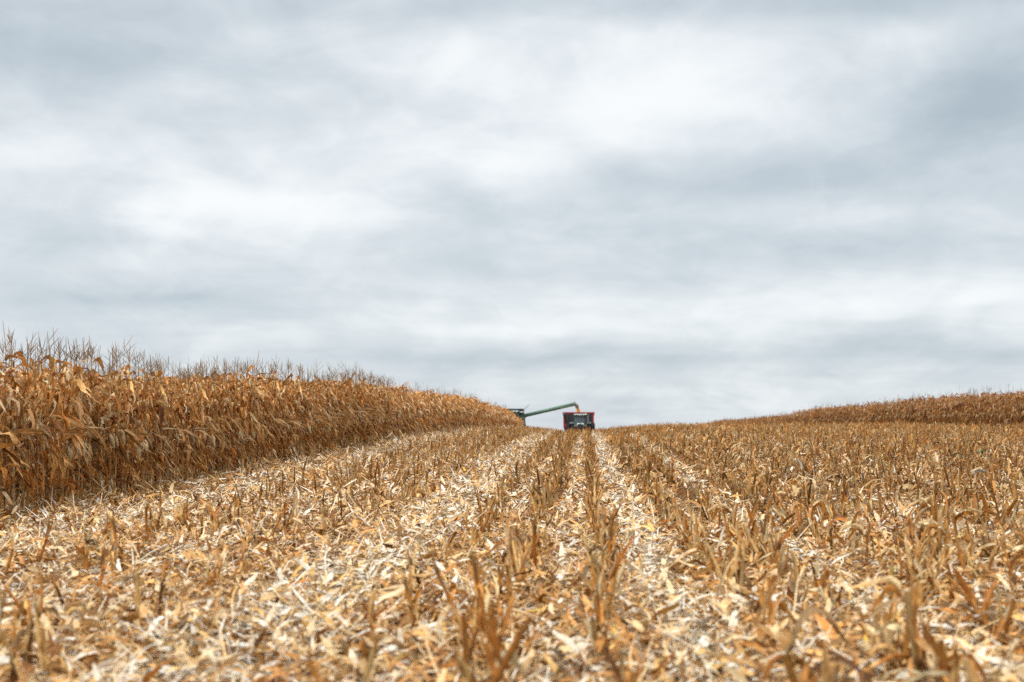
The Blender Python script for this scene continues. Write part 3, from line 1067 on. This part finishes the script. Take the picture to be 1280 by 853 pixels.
def build_combine():
    c = empty("combine_harvester")
    tag(c, "green combine harvester half hidden by the left corn, its unloading auger swung out", "combine harvester")
    MB().prism([(-1.6, 1.0), (-1.6, 3.25), (1.2, 3.3), (3.4, 3.1), (4.3, 2.5), (4.4, 1.4), (3.0, .95)], -1.65, 1.65).build("body", M_GREEN, c, .06)
    for s in (-1, 1):
        MB().prism([(-1.2, 1.25), (-1.2, 2.9), (.9, 2.95), (.9, 1.2)], s * 1.655, s * 1.70).build("side_panel", M_DKGREEN, c, .01)
        MB().prism([(1.05, 1.25), (1.05, 2.9), (3.6, 2.7), (3.9, 1.5)], s * 1.655, s * 1.70).build("side_panel", M_DKGREEN, c, .01)
        MB().box((s * 1.68, 1.2, 3.02), (.03, 5.0, .1)).build("stripe", M_RIM, c, 0)
    # flared grain tank extensions
    rect = lambda hx, a, b, z: [(-hx, a, z), (hx, a, z), (hx, b, z), (-hx, b, z)]
    k = MB()
    k.shell([rect(1.25, -1.3, 1.0, 3.28), rect(1.62, -1.55, 1.3, 3.78), rect(1.62, -1.55, 1.3, 4.12), rect(1.57, -1.5, 1.25, 4.12), rect(1.57, -1.5, 1.25, 3.8), rect(1.2, -1.25, .95, 3.3)])
    tank = k.build("grain_tank", M_BLACK, c, 0)
    tr = MB()
    for s in (-1, 1):
        tr.box((s * 1.62, -.13, 3.68), (.06, 2.9, .14))
        tr.box((0, -.13 + s * 1.45, 3.68), (3.1, .06, .14))
    tr.build("tank_band", M_ROOF, tank, 0)
    MB().box((-.3, -.2, 4.02), (1.2, 1.0, .22), None, (.7, .7)).build("bubble_auger", M_DKGREEN, tank, .02)
    MB().tube((-.85, -.9, 4.1), (-.85, -.9, 4.42), .06).build("beacon", M_AMBER, tank, 0)
    MB().tube((1.5, .9, 4.05), (2.35, .9, 4.85), .035, .02).build("antenna", M_BLACK, tank, 0)
    cab = MB()
    for s in (-1, 1):
        cab.tube((s * .95, -3.15, 2.0), (s * 1.0, -3.3, 3.6), .05)
        cab.tube((s * 1.0, -1.75, 2.0), (s * 1.0, -1.75, 3.6), .06)
    cab.box((0, -2.4, 1.95), (2.1, 1.7, .2)).build("cab", M_GREEN, c, 0)
    MB().prism([(-3.16, 2.06), (-3.31, 3.58), (-3.28, 3.58), (-3.13, 2.06)], -.92, .92).build("windshield", M_GLASS, c, 0)
    for s in (-1, 1):
        MB().box((s * .99, -2.45, 2.82), (.02, 1.3, 1.5)).build("side_window", M_GLASS, c, 0)
        MB().tube((s * 1.0, -3.2, 3.4), (s * 1.6, -3.4, 3.4), .025).box((s * 1.62, -3.42, 3.15), (.28, .06, .5)).build("mirror", M_BLACK, c, 0)
    roof = MB().box((0, -2.45, 3.7), (2.3, 1.95, .22), None, (.93, .93)).build("roof", M_GREEN, c, .04)
    for x in (-.8, -.4, .4, .8):
        MB().box((x, -3.42, 3.67), (.22, .06, .12)).build("work_light", M_LAMP, roof, 0)
    MB().prism([(-1.6, 1.0), (-1.6, 1.9), (-4.3, 1.0), (-4.3, .45)], -.7, .7).build("feeder_house", M_GREEN, c, .03)
    head = MB().prism([(-4.25, .3), (-4.25, 1.15), (-4.45, 1.15), (-4.6, .35)], -3.0, 3.0).build("corn_head", M_GREEN, c, .02)
    for i in range(9):
        x = -3.04 + i * .76
        sn = MB()
        R_ = sn.shell([[(x - .2, -4.5, .35), (x + .2, -4.5, .35), (x + .17, -4.5, .95), (x - .17, -4.5, .95)],
                       [(x - .16, -5.6, .25), (x + .16, -5.6, .25), (x + .12, -5.6, .62), (x - .12, -5.6, .62)],
                       [(x - .02, -6.5, .1), (x + .02, -6.5, .1), (x + .02, -6.5, .16), (x - .02, -6.5, .16)]])
        sn.bm.faces.new(R_[-1])
        sn.build("snout", M_GREEN, head, 0)
    MB().tube((-2.95, -4.72, .62), (2.95, -4.72, .62), .2, K=14).build("cross_auger", M_STEEL, head, 0)
    for s in (-1, 1):
        wheel(c, "front_wheel", (s * 1.62, -1.1, .98), .98, .72, M_RIM, 20)
        wheel(c, "rear_wheel", (s * 1.3, 3.2, .64), .65, .45, M_RIM, 16)
    MB().tube((-1.6, -1.1, .98), (1.6, -1.1, .98), .15).tube((-1.3, 3.2, .64), (1.3, 3.2, .64), .1).build("axle", M_BLACK, c, 0)
    lad = MB()
    for k in range(6):
        lad.box((1.85, -2.3, .5 + .3 * k), (.35, .5, .04))
    for s in (-1, 1):
        lad.tube((1.95, -2.3 + s * .27, .4), (1.85, -2.3 + s * .27, 2.9), .025, K=6)
    lad.build("ladder", M_BLACK, c, 0)
    # the unloading auger
    a0, a1 = Vector((1.55, .9, 3.28)), Vector((8.40, .9, 4.86))
    MB().tube((1.45, .9, 2.3), (1.45, .9, 3.2), .32, K=16).tube((1.4, .9, 3.15), (2.1, .9, 3.42), .30, .24, K=16).build("auger_elbow", M_GREEN, c, 0)
    d = (a1 - a0).normalized()
    aug = MB().tube(a0, a1, .25, K=20)
    for f in (.3, .62, .97):
        p = a0 + (a1 - a0) * f
        aug.tube(p - d * .04, p + d * .04, .28, K=20)
    aug = aug.build("unloading_auger", M_DKGREEN, c, 0)
    for p_ in aug.data.polygons:
        p_.use_smooth = len(p_.vertices) == 4
    MB().path([a1 - d * .05, a1 + d * .14, a1 + d * .38 + Vector((0, 0, -.14)), a1 + Vector((.60, 0, -.46))], .235, 14).build("spout", M_DARKGREY, aug, 0)
    MB().tube(a1 + Vector((.0, 0, .16)), a1 + Vector((.22, 0, .36)), .05).build("spout_lamp", M_BLACK, aug, 0)
    stand(c, -9.9, 195.6)
    return c


def build_stream(comb):
    bpy.context.view_layer.update()
    p = comb.matrix_world @ Vector((9.01, .9, 4.42))
    a = Acc()
    n = 2600
    t = rng.random(n)
    x = p.x + .30 * t - .02 + rng.normal(0, 1, n) * (.075 + .05 * t)
    y = p.y + rng.normal(0, 1, n) * (.08 + .04 * t)
    z = p.z - 1.35 * t ** 1.15
    blades(a, np.stack([x, y, z], -1), rng.uniform(0, 6.28, n), -1.3, -1.4, .06, .05, palette([(2, .74, .36, .055), (1, .70, .45, .14)], n), (.7, .36, .06),
           S=1, cross=2, w0=.9, tip=.8)
    o = link("grain_stream", mesh_from("grain_stream", *a.arrays(), M_HUSK))
    tag(o, "stream of orange grain pouring from the auger spout into the red cart", "grain stream", kind="stuff")


# ------------------------------------------------------------------ odd things among the stubble
def on_ground(px, py):
    """The spot on the land seen at a point of the photograph."""
    lo, hi = 5.0, 120.0
    for _ in range(50):
        m = (lo + hi) / 2
        zz = float(ground_z((px - 730) / F_PX * m, m)) - EYE
        if 535 - zz * F_PX / m > py:
            lo = m
        else:
            hi = m
    return (px - 730) / F_PX * lo, lo


def build_odds():
    # (pixel, label, length, width, colour, height above ground, steepness)
    husks = [((997, 600), "upright cream husk caught on the stubble right of the pale lane", .34, .12, (.74, .66, .52), .22, 1.2),
             ((1225, 612), "large pale husk lying on stubble tops near the right edge", .40, .13, (.74, .68, .58), .32, .2),
             ((62, 785), "broad tan husk lying on the litter at lower left", .26, .075, (.72, .54, .36), .05, .15),
             ((195, 846), "white husk flat on the litter at the bottom left edge", .22, .06, (.74, .70, .62), .04, .05),
             ((908, 660), "pale curled husk between the rows just right of the pale lane", .24, .09, (.74, .66, .5), .05, .3),
             ((108, 735), "pale pointed husk leaning up in the litter on the left", .22, .06, (.74, .66, .54), .06, .7),
             ((560, 655), "cream husk lying in the litter left of the centre rows", .24, .07, (.74, .68, .56), .05, .2),
             ((262, 770), "small cream husk in the litter at lower left", .2, .06, (.74, .64, .5), .05, .4)]
    for (pt, label, L, Wd, col, h, e) in husks:
        x, y = on_ground(*pt)
        a = Acc()
        n = 4
        azs = rng.uniform(0, 6.28) + rng.normal(0, .25, n)
        blades(a, np.zeros((n, 3)) + rng.normal(0, .008, (n, 3)), azs, e + rng.normal(0, .12, n), e - .5, L * rng.uniform(.8, 1, n), Wd, np.array(col), np.array(col) * .92,
               S=8, bend=.3, spread=.7, fold=.45, wave=.05, w0=.4, tip=.05, crook=.04)
        o = link("corn_husk", mesh_from("corn_husk", *a.arrays(), M_HUSK))
        o.location = (x, y, float(ground_z(x, y)) + h)
        tag(o, label, "corn husk", "loose pale husks on the field")
    weeds = [((1217, 580), "small dark green weed among the stubble near the right edge", .26, 9, (.045, .11, .03)),
             ((770, 668), "tiny green weed beside the row left of the pale lane", .12, 7, (.09, .17, .05)),
             ((947, 588), "little green weed in the stubble far right of the machines", .16, 6, (.10, .17, .05)),
             ((732, 660), "low olive green weed in the centre rows", .09, 6, (.09, .15, .06))]
    for (pt, label, L, n, col) in weeds:
        x, y = on_ground(*pt)
        w = empty("weed", (x, y, float(ground_z(x, y))))
        tag(w, label, "weed", "green weeds among the stubble")
        st = Acc()
        spindles(st, [[0, 0, -.02]], [[.05, .02, 1]], L * 1.3, .006, [(0, 1), (1, .6)], np.array(col), np.array(col), K=5)
        link("stem", mesh_from("weed_stem", *st.arrays(), M_WEED), w)
        a = Acc()
        hz = rng.uniform(.3, 1.25, n) * L
        blades(a, np.stack([hz * .05, hz * .02, hz], -1), np.arange(n) * 2.4, .7, -.2, L * .6, L * .22, np.array(col), np.array(col) * 1.2, S=5, bend=.2, spread=.7, fold=.3, w0=.2, tip=.05)
        link("foliage", mesh_from("weed_leaf", *a.arrays(), M_WEED), w)
    # a stalk that is still yellow green
    x, y = on_ground(1104, 800)
    s = empty("green_stalk", (x, y, float(ground_z(x, y))))
    tag(s, "thin yellow green corn stalk standing in the lower right stubble", "corn stalk")
    st = Acc()
    spindles(st, [[0, 0, -.03]], [[.03, 0, 1]], .52, .012, [(0, 1.1), (.5, 1), (1, .7)], (.22, .22, .05), (.34, .30, .08), K=6, cap=True)
    link("stalk", mesh_from("green_stalk", *st.arrays(), M_STALK), s)
    a = Acc()
    blades(a, [[0, 0, .1], [0.005, 0, .25]], [0.4, 3.4], 1.2, [-.4, .4], .3, .03, (.5, .36, .12), (.55, .4, .2), S=6)
    link("leaf_sheath", mesh_from("green_stalk_leaf", *a.arrays(), M_LEAF), s)


build_tractor()
build_cart()
build_stream(build_combine())
build_odds()
